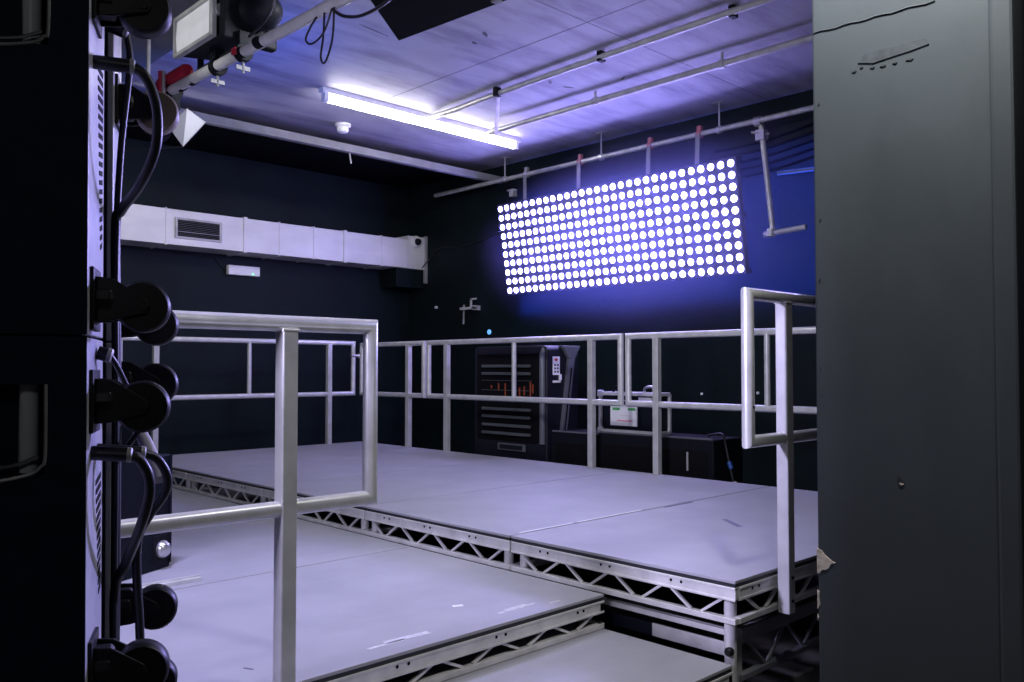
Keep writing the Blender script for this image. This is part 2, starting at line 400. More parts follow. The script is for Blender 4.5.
for i, m_ in ((3.5, 'steel'), (11.2, 'pinkclamp'), (19.9, 'pinkclamp'), (25.3, 'pinkclamp')):
    top = LP(i, -.4, -.06); y = top.y
    h = MB().hexa([V((top.x-.004, y-.022, top.z-.06)), V((top.x+.004, y-.022, top.z-.06)), V((top.x+.004, y+.022, top.z-.06)), V((top.x-.004, y+.022, top.z-.06))],
                  [V((BX-.034, y-.022, BZ)), V((BX-.026, y-.022, BZ)), V((BX-.026, y+.022, BZ)), V((BX-.034, y+.022, BZ))]).build('hanger', 'trunk', lw)
    MB().lathe((BX, y-.022, BZ), (0, 1, 0), [(0, .036), (.044, .036)], 14).box((BX-.02, y-.02, BZ+.03), (BX+.02, y+.02, BZ+.075)).build('hook_clamp', m_, h, bevel=.003)
# left coupler stack
MB().box((6.40, 6.60, 3.16), (6.46, 6.66, 3.24)).tube([(6.41, 6.56, 3.22), (6.41, 6.70, 3.235)], .008, 8).build('coupler', 'alu_dull', lw)

hb = thing('hanging_bar', (BX, 4.6, BZ), 'thin steel bar under the ceiling that carries the lamp panel', 'pipe')
MB().tube([(BX, 8.0, BZ-.004), (BX, 1.6, BZ+.008)], .0235, 14).build('pipe', 'steel', hb, smooth=True)
for y in (6.78, 5.40, 4.06, 2.4):
    r_ = MB().tube([(BX, y, BZ-.03), (BX, y, ZC)], .007, 8).build('drop_rod', 'steel', hb, smooth=True)
    MB().lathe((BX, y-.02, BZ), (0, 1, 0), [(0, .033), (.04, .033)], 14).build('clip', 'bright', r_, smooth=True)
    MB().box((BX-.03, y-.05, ZC-.006), (BX+.03, y+.05, ZC)).build('ceiling_plate', 'steel', r_)

dp = thing('drop_pole', (6.50, 3.60, 2.40), 'upright scaffold pole with short foot bar right of the lamp panel', 'pole')
MB().tube([(6.50, 3.685, 3.36), (6.50, 3.585, 2.43)], .024, 14).build('pole', 'steel', dp, smooth=True)
MB().tube([(6.50, 3.665, 2.42), (6.52, 3.30, 2.445)], .024, 14).build('foot_bar', 'steel', dp, smooth=True)
cl = MB().lathe((6.46, 3.69, 3.378), (0, 1, 0), [(-.03, .04), (.03, .04)], 12).build('coupler', 'bright', dp, smooth=True)
MB().tube([(6.43, 3.74, 3.29), (6.52, 3.62, 3.27)], .010, 8).box((6.46, 3.64, 3.22), (6.54, 3.72, 3.31)).build('swivel', 'bright', cl, bevel=.004)
MB().lathe((6.49, 3.60, 2.395), (.1, 0, 1), [(0, .035), (.06, .035)], 12).build('lower_coupler', 'steel', dp, smooth=True)

wp = MB().tube([(6.655, 3.62, 2.955), (6.655, 1.8, 2.86)], .018, 10).build('conduit', 'trunk', smooth=True)
tag(wp, 'pale conduit crossing the right wall beside the upright pole', 'pipe')
gl = ['topmost dark cable sagging along the right wall', 'second dark cable down on the right wall', 'third dark cable down on the right wall',
      'fourth dark cable down on the right wall', 'lowest dark cable sagging along the right wall']
for k in range(5):
    z0 = 3.31-.068*k
    c = MB().tube(catmull([(6.684, 4.25+.06*k, z0-.05), (6.68, 3.8, z0-.045), (6.68, 3.3, z0+.015), (6.68, 2.7, z0+.10), (6.68, 2.0, z0+.14)], 6), .012, 8).build('wall_cable', 'matte', smooth=True)
    tag(c, gl[k], 'cable', 'cables on the right wall')

# ------------------------------------------------------------------ ceiling fixtures
ft = thing('tube_light', (4.87, 6.10, 3.52), 'long lit fluorescent tube fitting on the ceiling', 'ceiling light')
MB().box((3.72, 6.085, 3.575), (6.02, 6.155, ZC)).build('batten', 'white', ft, bevel=.004)
MB().tube([(3.79, 6.12, 3.535), (5.95, 6.12, 3.535)], .030, 14).build('tube', 'tubelamp', ft, smooth=True)
for x in (3.765, 5.965): MB().box((x-.022, 6.092, 3.505), (x+.022, 6.148, 3.578)).build('end_cap', 'white', ft, bevel=.004)
sd = thing('smoke_detector', (4.43, 7.0-.05, 3.56), 'white round smoke detector on the ceiling near the tube light', 'smoke detector')
MB().lathe((4.45, 6.92, ZC), (0, 0, -1), [(0, .075), (.02, .075), (.03, .062)], 24).build('base', 'smoke', sd, smooth=True)
MB().lathe((4.45, 6.92, ZC-.03), (0, 0, -1), [(0, .05), (.02, .058), (.045, .05), (.055, .03)], 24).build('sensor', 'smoke', sd, smooth=True)

pa = thing('ceiling_pipe', (4.75, 3.6, 3.58), 'thinner ceiling pipe running from the tube light toward the camera', 'pipe', 'ceiling pipes')
MB().tube(catmull([(4.84, 6.06, 3.585), (4.835, 5.7, 3.58), (4.80, 5.2, 3.575), (4.77, 4.0, 3.575), (4.74, 1.4, 3.575)], 6), .024, 12).build('pipe', 'steel', pa, smooth=True)
for y in (5.12, 4.0, 2.9): MB().box((4.75, y-.02, 3.545), (4.81, y+.02, ZC)).build('clip', 'dark', pa, bevel=.003)
pb = thing('ceiling_pipe', (5.44, 3.8, 3.53), 'longer ceiling pipe on brackets, nearer the lamp panel', 'pipe', 'ceiling pipes')
MB().tube([(5.455, 5.95, 3.54), (5.44, 1.3, 3.54)], .026, 12).build('pipe', 'steel', pb, smooth=True)
for y in (5.86, 4.62, 3.4): MB().lathe((5.445, y-.02, 3.54), (0, 1, 0), [(0, .033), (.04, .033)], 12).box((5.438, y-.008, 3.56), (5.452, y+.008, ZC)).build('clip', 'steel', pb)
hn = MB().bar((4.86, 5.19, 3.606), (5.47, 5.87, 3.50), .03, .012).build('pipe_bracket', 'steel', bevel=.003)
hn.location = hn.location
tag(hn, 'flat metal bracket linking the two ceiling pipes', 'bracket')
# scuffs on the ceiling boards
cei = bpy.data.objects['ceiling']
def scuff(x, y, L, w, ang):
    d = V((math.cos(ang), math.sin(ang), 0)); n = V((-d.y, d.x, 0)); c = V((x, y, ZC+.001))
    pts = [c-d*L, c-d*L*.4+n*w, c+d*L*.3+n*w*.6, c+d*L, c+d*L*.2-n*w*.7, c-d*L*.5-n*w*.5]
    MB().prism(pts, (0, 0, -.003)).build('scuff', 'scar', cei, origin=cei.location)
for a in ((3.35, 4.83, .14, .006, .15), (3.95, 4.35, .05, .02, .6), (5.2, 4.7, .06, .02, -.4), (5.0, 4.72, .05, .02, .8), (4.4, 2.9, .09, .018, 2.3), (3.25, 4.35, .06, .01, .3), (5.35, 4.25, .05, .012, 1.), (4.0, 4.52, .03, .015, .2)):
    scuff(*a)
for y in (3.72, 2.5): MB().box((2.06, y-.002, ZC-.0015), (6.69, y+.002, ZC+.01)).build('board_joint', 'scar', cei, origin=cei.location)
MB().box((4.30, 1.0, ZC-.0015), (4.304, 6.0, ZC+.01)).build('board_joint', 'scar', cei, origin=cei.location)

# ------------------------------------------------------------------ duct on the back wall
du = thing('air_duct', (5.0, 8.66, 2.53), 'long silver rectangular ventilation duct high on the back wall', 'duct')
zt, zb, yf = 2.888, 2.532, 8.47
xs = [1.6, 2.55, 3.404, 4.243, 4.647, 5.076, 5.486, 6.009, 6.40]
for i in range(len(xs)-1):
    MB().box((xs[i]+.003, yf, zb), (xs[i+1]-.003, 8.85, zt)).build('duct_section', 'duct', du, bevel=.003)
for x in xs[1:-1]:
    big = x in (4.243, 5.486)
    MB().box((x-(.02 if big else .006), yf-(.014 if big else .006), zb-.012), (x+(.02 if big else .006), 8.85, zt+.012)).build('seam_flange', 'duct', du, bevel=.002)
vg = MB()
for a, b in (((3.49, 2.600), (3.98, 2.622)), ((3.49, 2.788), (3.98, 2.81)), ((3.49, 2.622), (3.515, 2.788)), ((3.955, 2.622), (3.98, 2.788))):
    vg.box((a[0], yf-.016, a[1]), (b[0], yf+.002, b[1]))
vo = vg.build('vent_grille', 'alu_dull', du, bevel=.002)
MB().box((3.513, yf-.003, 2.62), (3.957, yf+.004, 2.79)).build('vent_opening', 'hole', vo)
for k in range(9):
    z0 = 2.636+k*.0175
    MB().bar((3.513, yf-.008, z0), (3.957, yf-.008, z0), .010, .003).build('vent_blade', 'slat' if k != 2 else 'tube', vo)
MB().box((6.40, yf-.004, zb-.003), (6.69, 8.85, zt+.05)).build('end_box', 'duct', du, bevel=.003)
MB().box((6.655, yf-.02, 2.36), (6.695, yf+.02, 2.955)).build('end_flange', 'alu_dull', du, bevel=.003)
MB().box((6.26, 8.52, 2.30), (6.69, 8.85, 2.53)).build('branch_box', 'wall', du, bevel=.004)
dm = thing('dome_camera', (6.50, 8.44, 2.84), 'small white dome camera on the end of the duct', 'camera')
MB().lathe((6.51, 8.466, 2.87), (0, -1, 0), [(0, .075), (.02, .075), (.05, .06)], 20).build('housing', 'white', dm, smooth=True)
MB().lathe((6.51, 8.417, 2.865), (-.2, -1, -.2), [(0, .045), (.02, .042), (.035, .028), (.042, .006)], 20).build('lens_dome', 'dark', dm, smooth=True)
em = thing('emergency_light', (4.40, 8.82, 2.31), 'white emergency light box on the back wall below the duct', 'emergency light')
MB().box((4.215, 8.785, 2.315), (4.585, 8.85, 2.42)).build('body', 'white', em, bevel=.008)
MB().lathe((4.50, 8.785, 2.335), (0, -1, 0), [(-.002, .010), (.004, .008)], 10).build('indicator', 'greenled', em)
MB().tube(catmull([(4.22, 8.84, 2.37), (4.15, 8.84, 2.41), (4.08, 8.84, 2.50), (4.06, 8.84, 2.54)], 5), .006, 8).build('supply_cable', 'cable', em, smooth=True)
c = MB().tube(catmull([(6.60, 8.44, 2.55), (6.68, 8.40, 2.66), (6.69, 8.2, 2.78), (6.69, 7.8, 2.76), (6.69, 7.4, 2.80), (6.69, 6.9, 2.92)], 6), .008, 8).build('wall_cable', 'cable', smooth=True)
tag(c, 'thin cable trailing from the duct end toward the lamp panel', 'cable')
cb = MB().tube([(3.9, 7.2, 3.41), (3.92, 7.2, 3.30)], .009, 8).build('cable_end', 'alu_dull', smooth=True)
cb2 = cb
tag(cb, 'short pale cable end dangling from the ceiling trim', 'cable')
cb.location.x = 4.66; cb.location.y = 7.11; cb.location.z = 3.31
ld = MB().lathe((6.70, 8.27, 2.048), (-1, 0, 0), [(0, .018), (.02, .018), (.03, .012)], 12).build('wall_stud', 'white', smooth=True)
tag(ld, 'tiny pale stud on the dark wall near the room corner', 'stud')
wb = thing('wall_bracket', (6.66, 7.65, 1.95), 'small pale metal bracket arm on the dark wall above the rails', 'bracket')
MB().box((6.60, 7.46, 1.985), (6.64, 7.72, 2.015)).box((6.60, 7.46, 1.975), (6.70, 7.50, 2.03)).build('arm', 'alu', wb, bevel=.003)
MB().box((6.64, 7.56, 2.0), (6.66, 7.58, 2.12)).box((6.64, 7.48, 2.10), (6.66, 7.58, 2.12)).build('upright', 'alu', wb)
MB().tube([(6.67, 7.72, 2.05), (6.67, 7.73, 1.82)], .012, 8).build('drop_tube', 'alu_dull', wb, smooth=True)
ind = MB().lathe((6.70, 7.30, 1.714), (-1, 0, 0), [(0, .028), (.01, .030), (.02, .02)], 14).build('indicator_lamp', 'blueled', smooth=True)
tag(ind, 'small glowing blue indicator on the wall above the rail', 'indicator light')

# ------------------------------------------------------------------ equipment behind the rear rail
ac = thing('air_cooler', (5.72, 5.6, 0), 'large black louvred floor unit with a faint orange glow behind the rail', 'air cooler')
X0, Y0, Y1, ZT = 5.50, 5.24, 6.21, 1.50
b = MB(); poly = []
def rr_poly(y0, y1, z0, z1, r, x, n=6):
    out = []
    for cy, cz, a0 in ((y1-r, z1-r, 0), (y0+r, z1-r, PI/2), (y0+r, z0+r, PI), (y1-r, z0+r, 1.5*PI)):
        for k in range(n+1):
            a = a0+PI/2*k/n; out.append((x, cy+r*math.cos(a), cz+r*math.sin(a)))
    return out
b.prism(rr_poly(Y0, Y1, 0.03, ZT, .05, X0), (.42, 0, 0)).build('body', 'heater', ac, smooth=True, bevel=.012)
MB().prism(rr_poly(Y0+.10, Y1-.05, .62, ZT-.07, .03, X0-.012), (.02, 0, 0)).build('front_panel', 'hole', ac, bevel=.004)
MB().tube([(X0-.012, Y0+.045, .62), (X0-.012, Y0+.045, ZT-.09), (X0+.03, Y0+.05, ZT-.02)], .028, 10).build('lit_corner_edge', 'greymould', ac, smooth=True)  # grey colour stands for light on the rounded black corner
for z0 in (1.315, 1.245, .915, .845, .765, .69):
    MB().bar((X0-.03, Y0+.18, z0), (X0-.03, Y1-.15, z0), .03, .026).build('louvre', 'slat', ac, bevel=.005)
MB().bar((X0-.018, Y0+.10, 1.43), (X0-.018, Y1-.06, 1.43), .01, .012).build('top_louvre', 'heater', ac)
gr = MB()
for z0 in (1.18, 1.09, 1.01): gr.bar((X0-.022, Y0+.17, z0), (X0-.022, Y1-.13, z0), .004, .005)
gr.build('grille_wire', 'slat', ac)
for y, z0, h in ((5.76, 1.12, .07), (5.67, 1.09, .13), (5.55, 1.07, .15), (5.48, 1.06, .12), (5.42, 1.09, .08), (5.34, 1.10, .14), (5.31, 1.11, .08), (5.86, 1.12, .03)):
    MB().box((X0-.018, y+.084, z0-h/2), (X0-.010, y+.097, z0+h/2)).build('heating_bar', 'glow', ac)
bd = MB().box((X0-.02, 5.50, .535), (X0-.004, 5.86, .60)).build('badge_plate', 'greymould', ac, bevel=.004)
MB().box((X0-.023, 5.53, .547), (X0-.018, 5.83, .588)).build('badge_face', 'heater', bd)
# side (facing the camera's right) with labels and a tapering grey shape for its lit rear edge
lb = MB().box((5.575, Y0-.004, 1.235), (5.665, Y0+.002, 1.40)).build('control_label', 'label', ac)
MB().box((5.60, Y0-.006, 1.36), (5.635, Y0-.003, 1.385)).build('red_mark', 'red', lb)
for k in range(3):
    for q in range(2): MB().box((5.592+q*.036, Y0-.006, 1.255+k*.03), (5.612+q*.036, Y0-.003, 1.272+k*.03)).build('printed_mark', 'ink', lb)
MB().box((5.575, Y0-.006, 1.165), (5.675, Y0+.002, 1.185)).build('small_label', 'label', ac)
MB().box((5.655, Y0-.02, 1.185), (5.675, Y0+.002, 1.24)).build('latch', 'white', ac, bevel=.003)
sp = MB()
sp.hexa([(5.645, Y0-.03, .60), (5.715, Y0-.03, .60), (5.715, Y0+.05, .60), (5.645, Y0+.05, .60)],
        [(5.765, Y0-.03, 1.38), (5.845, Y0-.03, 1.38), (5.845, Y0+.05, 1.38), (5.765, Y0+.05, 1.38)])
sp.hexa([(5.765, Y0-.03, 1.38), (5.845, Y0-.03, 1.38), (5.845, Y0+.05, 1.38), (5.765, Y0+.05, 1.38)],
        [(5.68, Y0-.03, 1.50), (5.92, Y0-.03, 1.50), (5.92, Y0+.05, 1.50), (5.68, Y0+.05, 1.50)])
s_ = sp.build('lit_rear_edge', 'greymould', ac, bevel=.006)
MB().bar((5.690, Y0-.033, .68), (5.795, Y0-.033, 1.30), .01, .006, up=(0, 1, 0)).build('edge_slot', 'hole', s_)
for x in (5.56, 5.86):
    for y in (Y0+.08, Y1-.08): MB().lathe((x, y-.02, .03), (0, 1, 0), [(0, .03), (.04, .03)], 12).build('castor', 'rubber', ac, smooth=True)

def sub(x0, x1, y0, y1, z1, label, handle_y=None):
    t = thing('bass_speaker', ((x0+x1)/2, (y0+y1)/2, 0), label, 'speaker', 'bass speakers behind the rear rail')
    MB().box((x0, y0, .0), (x1, y1, z1)).build('body', 'dark', t, bevel=.01)
    MB().box((x0-.006, y0+.05, .08), (x0+.002, y1-.05, z1-.09)).build('front_grille', 'hole', t, bevel=.003)
    if handle_y:
        MB().box((x0-.008, handle_y-.03, z1-.26), (x0, handle_y+.03, z1-.08)).build('handle_cup', 'hole', t, bevel=.004)
        MB().tube([(x0-.012, handle_y, z1-.24), (x0-.012, handle_y, z1-.10)], .008, 8).build('handle', 'alu_dull', t, smooth=True)
    MB().bar((x0+.01, y0+.01, z1+.004), (x0+.01, y1-.01, z1+.004), .015, .012).build('edge_trim', 'greymould', t)
    return t
sub(5.45, 5.86, 4.62, 5.14, .745, 'low black bass speaker beside the louvred unit')
sub(5.45, 5.86, 3.50, 4.60, .765, 'wide low black bass speaker under the silver edged case', 3.72)
fc = thing('flight_case', (5.72, 4.36, .77), 'black flight case with silver edges and a white label on a speaker', 'flight case')
x0, x1, y0, y1, z0, z1 = 5.53, 5.70, 4.07, 4.645, .777, 1.085
MB().box((x0+.006, y0+.006, z0+.006), (x1-.006, y1-.006, z1-.006)).build('body', 'blue_black', fc)
for (p, q) in [((x, y, z0), (x, y, z1)) for x in (x0, x1) for y in (y0, y1)]+[((x0, y0, z), (x0, y1, z)) for z in (z0, z1)]+[((x1, y0, z), (x1, y1, z)) for z in (z0, z1)]+[((x0, y, z), (x1, y, z)) for y in (y0, y1) for z in (z0, z1)]:
    q_ = V(q)-V(p); up = (1, 0, 0) if abs(q_.x) < .01 else (0, 0, 1)
    MB().bar(p, q, .028, .028, up=up).build('edge_trim', 'tube', fc, bevel=.004)
for y in (y0, y1):
    for z in (z0, z1): MB().box((x0-.018, y-.028, z-.028), (x0+.02, y+.028, z+.028)).build('corner_cap', 'tube', fc, bevel=.012)
MB().box((x0-.008, y0+.03, z1-.06), (x0, y1-.03, z1-.05)).build('lid_line', 'alu', fc)
lb = MB().box((x0-.012, 4.255, .825), (x0-.004, 4.53, .995)).build('paper_label', 'label', fc)
for ya, yb in ((4.27, 4.345), (4.43, 4.505)): MB().box((x0-.015, ya, .952), (x0-.011, yb, .972)).build('green_mark', 'green', lb)
MB().box((x0-.015, 4.30, .862), (x0-.011, 4.46, .872)).build('pink_line', 'pink', lb)
MB().box((x0-.015, 4.32, .905), (x0-.011, 4.43, .912)).build('grey_line', 'alu', lb)
MB().box((x0-.016, 4.11, 1.0), (x0, 4.24, 1.06)).build('latch_plate', 'tube', fc, bevel=.004)
for y in (4.52, 4.20):
    MB().tube(catmull([(5.62, y-.06, z1), (5.62, y-.05, z1+.05), (5.62, y, z1+.06), (5.62, y+.05, z1+.045), (5.62, y+.06, z1)], 5), .012, 8).build('handle', 'dark' if y > 4.4 else 'bright', fc, smooth=True)
cbl = thing('floor_cable', (5.6, 3.36, .45), 'thin cable with a blue plug hanging off the end of the bass speaker', 'cable')
MB().tube(catmull([(5.62, 3.66, .782), (5.61, 3.53, .80), (5.60, 3.49, .72), (5.58, 3.44, .56), (5.56, 3.36, .30), (5.6, 3.3, .012)], 6), .009, 8).build('lead', 'cable', cbl, smooth=True)
MB().tube([(5.585, 3.455, .60), (5.580, 3.432, .55)], .018, 10).build('plug', 'bluefoil', cbl, smooth=True)
MB().tube([(5.572, 3.40, .46), (5.566, 3.38, .39)], .013, 10).build('plug_sleeve', 'alu', cbl, smooth=True)
for (y, z, l) in ((3.62, 1.11, 'tiny pale wall screw right of the flight case'), (3.05, 1.13, 'tiny pale wall screw behind the right guardrail'), (2.85, 1.13, 'tiny pale wall screw beside the baluster of the right rear rail')):
    tag(MB().lathe((6.70, y+.8, z-.05), (-1, 0, 0), [(0, .014), (.012, .012)], 8).build('wall_screw', 'white'), l, 'screw', 'pale screws on the right wall')

# ------------------------------------------------------------------ speaker tower on the left
C0 = V((.447, 1.376, 0)); e1 = V((-.9085, .4179, 0)).normalized(); e2 = V((.4179, .9085, 0)).normalized(); ez = V((0, 0, 1))
ez = V((-.0068, .0066, 1))      # the tower leans a hair
TS = Matrix(((e1.x, e2.x, ez.x, C0.x), (e1.y, e2.y, ez.y, C0.y), (0, 0, 1, 0), (0, 0, 0, 1)))   # local (s along side, t along rear, z)
def SB(): return MB(TS)
def castor(parent, t, z, big=.052, m='rubber', swing=.0):
    """castor bolted to the rear panel; its wheel axle runs along the panel"""
    c = SB().box((-.006, t-.045, z-.05), (0, t+.045, z+.05))
    a, dz = -.074, -.010+swing
    for s in (-.024, .024):
        c.prism([(-.004, t+s-.003, z+.036), (-.03, t+s-.003, z+.034), (a-.006, t+s-.003, z+dz+.012), (a-.011, t+s-.003, z+dz), (a-.006, t+s-.003, z+dz-.012), (-.03, t+s-.003, z-.034), (-.004, t+s-.003, z-.036)], (0, .006, 0))
    c.lathe((-.004, t, z), (-1, 0, 0), [(0, .032), (.024, .032), (.03, .026)], 16)
    fo = c.build('castor', 'castor', parent, bevel=.002)
    w = SB().lathe((a, t-.019, z+dz), (0, 1, 0), [(0, big-.012), (.0, big-.004), (.005, big), (.033, big), (.038, big-.004), (.038, big-.012)], 32).build('wheel', m, fo, smooth=True)
    SB().lathe((a, t-.030, z+dz), (0, 1, 0), [(0, .008), (.060, .008)], 10).build('axle', 'castor', fo)
    return fo
def cabinet(z0, z1, label, pocket, castors, slits=()):
    t = thing('speaker_cabinet', C0+e1*.3+e2*.25+V((0, 0, z0)), label, 'speaker', 'cabinets of the speaker tower')
    g = .002; z0 += g; z1 -= g; W, D = .62, .50
    p0, p1, q0, q1 = pocket     # s range, z range of the handle pocket
    b = SB()
    b.box((.012, .075, z0), (W, .205, z1)); b.box((.09, .205, z0), (W, .355, z1)); b.box((.012, .355, z0), (W, D, z1))
    b.box((0, 0, z0), (.012, .006, z1))
    b.box((.012, 0, z0), (p0, .075, z1)); b.box((p1, 0, z0), (W, .075, z1))
    b.box((p0, 0, z0), (p1, .075, q0)); b.box((p0, 0, q1), (p1, .075, z1))
    b.build('body', 'cab', t)
    # rear panel: lips coloured pale for the light on them, dark recess between
    SB().box((0, .0065, z0), (.0118, .205, z1)).build('rear_panel', 'cab_rear', t, bevel=.002)
    SB().box((0, .355, z0), (.0118, D, z1)).build('rear_panel', 'cab_rear', t, bevel=.002)
    SB().box((.084, .206, z0), (.0895, .354, z1)).build('rear_recess', 'cab_in', t)
    # handle
    rim = SB(); r = .012
    pts = [(p0, .0, q1), (p0, .0, q0+.03), (p0+.006, 0, q0+.012), (p0+.025, .0, q0), (p0+.09, 0, q0-.010), (p1, 0, q0-.012), (p1, 0, q1)]
    h = rim.tube(catmull([V((a, b_-.001, c)) for a, b_, c in pts[:-1]], 5), .0026, 8).build('handle', 'steel', t, smooth=True)
    SB().tube([(p0+.03, .045, q0), (p0+.03, .045, q1)], .014, 12).build('grip', 'lens', h, smooth=True)
    SB().tube(catmull([(p0+.012, .02, q0+.026), (p0+.05, .02, q0+.012), (p0+.12, .02, q0+.006), (p1, .02, q0+.006)], 6), .003, 6).build('pocket_lip', 'bright', h, smooth=True)
    for tt, zz, m_, sw in castors: castor(t, tt, zz, .042, m_, sw)
    for tt, zz, hh in slits:      # vent slits in the rear lip
        k = 0; z = zz
        while z < zz+hh:
            SB().prism([(-.001, tt+.045*(1-(z-zz)/hh), z), (-.001, tt+.07, z+.007), (-.001, tt+.07, z+.016), (-.001, tt+.045*(1-(z-zz)/hh), z+.008)], (.003, 0, 0)).build('vent_slit', 'hole', t)
            z += .0155
    return t
top_cab = cabinet(1.349, 2.02, 'top black speaker cabinet of the left tower, castors on its back', (.055, .26, 1.790, 1.97),
        [(.075, 1.900, 'rubber', 0), (.42, 1.827, 'tan', 0), (.075, 1.409, 'rubber', 0), (.42, 1.396, 'rubber', 0)], [(.11, 1.50, .30)])
mid_cab = cabinet(.755, 1.349, 'middle black speaker cabinet of the left tower, handle at lower left', (.055, .26, 1.140, 1.275),
        [(.075, 1.247, 'rubber', 0), (.42, 1.277, 'rubber', 0), (.42, .833, 'rubber', .0), (.075, .826, 'rubber', 0)], [(.11, .92, .20)])
low_cab = cabinet(.16, .755, 'lowest black speaker cabinet of the left tower, mostly below the frame', (.055, .26, .60, .73),
        [(.075, .69, 'rubber', 0), (.42, .69, 'rubber', 0), (.42, .30, 'rubber', 0), (.075, .30, 'rubber', 0)])
dl = thing('dolly', C0+e1*.3+e2*.25, 'flat dark dolly under the speaker tower', 'dolly')
SB().box((0, 0, .09), (.62, .50, .159)).build('board', 'cab', dl)
for s in (.07, .55):
    for t_ in (.07, .43): SB().lathe((s, t_-.02, .045), (0, 1, 0), [(0, .045), (.04, .045)], 16).box((s-.02, t_-.025, .045), (s+.02, t_+.025, .09)).build('wheel', 'rubber', dl, smooth=True)

def L(s, t, z): return TS @ V((s, t, z))
def sp_cable(label, plug, path, r=.0085, sleeve=None):
    c = thing('speaker_cable', L(*plug[0]), label, 'cable', 'cables on the speaker tower')
    MB().tube([L(*plug[0]), L(*plug[1])], .0115, 14).build('plug', 'cable', c, smooth=True)
    m_ = MB().lathe(L(*plug[1]), L(*plug[1])-L(*plug[0]), [(-.004, .0124), (.002, .0120), (.004, .0095)], 14).build('plug_ring', 'alu_dull', c, smooth=True)
    MB().tube(catmull([L(*p) for p in path], 8), r, 10).build('lead', 'cable', c, smooth=True)
    if sleeve: MB().tube(catmull([L(*p) for p in sleeve], 6), r*1.5, 10).build('pale_sleeve', 'hose', c, smooth=True)
sp_cable('thick black cable looping from a plug near the top of the speaker tower', ((.0, .06, 1.791), (-.058, .06, 1.790)),
         [(-.058, .06, 1.790), (-.073, .06, 1.780), (-.085, .065, 1.760), (-.094, .075, 1.719), (-.090, .09, 1.663), (-.064, .13, 1.611), (-.027, .22, 1.580), (-.010, .30, 1.55), (-.012, .31, 1.25), (-.012, .30, .5)])
sp_cable('black cable bending down from a plug at the middle of the tower', ((.0, .06, 1.165), (-.056, .06, 1.160)),
         [(-.056, .06, 1.160), (-.071, .06, 1.151), (-.083, .065, 1.126), (-.084, .075, 1.092), (-.070, .10, 1.04), (-.040, .20, .961), (-.014, .28, .895), (-.012, .30, .75), (-.012, .30, .4)])
sp_cable('second black cable arching behind the middle plug, with a pale sleeve', ((.0, .13, 1.163), (-.070, .14, 1.155)),
         [(-.070, .14, 1.155), (-.092, .15, 1.143), (-.107, .16, 1.112), (-.103, .18, 1.08), (-.076, .22, 1.037), (-.055, .24, .99), (-.053, .25, .917), (-.059, .25, .791), (-.061, .25, .45)],
         .0078, [(-.040, .34, 1.215), (-.048, .33, 1.185), (-.065, .31, 1.154), (-.081, .28, 1.119), (-.091, .26, 1.094)])
sp_cable('long thin black lead running straight down the back of the tower', ((-.002, .27, 1.93), (-.03, .27, 1.92)),
         [(-.03, .27, 1.92), (-.035, .275, 1.86), (-.02, .28, 1.70), (-.012, .285, 1.5), (-.014, .28, 1.2), (-.012, .285, .9), (-.012, .28, .5)], .006)
sp_cable('thin pale edged lead crossing from the upper castors to the middle cabinet', ((-.002, .12, 1.325), (-.02, .12, 1.320)),
         [(-.02, .12, 1.320), (-.03, .14, 1.30), (-.05, .2, 1.24), (-.06, .26, 1.20), (-.03, .3, 1.15)], .005)

# ------------------------------------------------------------------ black case on the middle stage
ang = math.atan2(.10, .18); cdir = V((math.cos(ang), math.sin(ang), 0)); cn = V((-cdir.y, cdir.x, 0))
cr = V((1.715, 4.167, .335))
TC = Matrix(((cdir.x, cn.x, 0, cr.x), (cdir.y, cn.y, 0, cr.y), (0, 0, 1, cr.z), (0, 0, 0, 1)))
cs = thing('equipment_case', cr, 'dark blue equipment box standing on the middle stage behind the tower', 'case')
MB(TC).box((-.60, 0, 0), (0, .40, .545)).build('body', 'blue_black', cs, bevel=.008)
MB(TC).box((-.125, -.004, .04), (-.005, .004, .165)).build('latch_dish', 'dark', cs, bevel=.004)
MB(TC).lathe((-.065, -.004, .095), (0, -1, 0), [(0, .042), (.012, .042), (.03, .030), (.036, .012)], 20).build('latch_knob', 'bright', cs, smooth=True)
MB(TC).box((-.235, -.006, .10), (-.205, .002, .15)).build('metal_plate', 'bright', cs, bevel=.003)
MB(TC).bar((-.006, -.002, .02), (-.006, -.002, .54), .012, .008, up=(0, 1, 0)).build('edge_trim', 'blue_black', cs)

# ------------------------------------------------------------------ lighting bar and lanterns, upper left
PX, PZ = 1.875, 2.80
lbar = thing('lighting_bar', (PX, 4.0, PZ), 'bright steel lighting bar slanting across the upper left corner', 'pipe')
MB().tube([(1.84, 5.3, PZ), (1.905, 2.2, PZ)], .026, 16).build('pipe', 'tube', lbar, smooth=True)
for y in (4.95, 2.5):
    MB().tube([(PX, y, PZ), (PX, y, 3.2)], .012, 8).build('suspension_rod', 'steel', lbar, smooth=True)
for y in (4.32, 4.46, 3.60): MB().lathe((PX-.01, y, PZ), (0, 1, 0), [(-.022, .0285), (.022, .0285)], 14).build('tape_band', 'dark', lbar, smooth=True)

def hook(parent, y, mname='dark', up=1, wing=True, x=None):
    x = x if x is not None else PX
    h = MB().lathe((x, y-.02, PZ), (0, 1, 0), [(0, .045), (.04, .045)], 14).box((x-.028, y-.018, PZ+up*.03), (x+.028, y+.018, PZ+up*.10)).build('hook_clamp', mname, parent, bevel=.003)
    if wing:
        MB().tube([(x, y, PZ-up*.03), (x, y, PZ-up*.10)], .007, 8).box((x-.035, y-.004, PZ-up*.085), (x+.035, y+.004, PZ-up*.065)).build('wing_bolt', 'trunk', h)
    return h
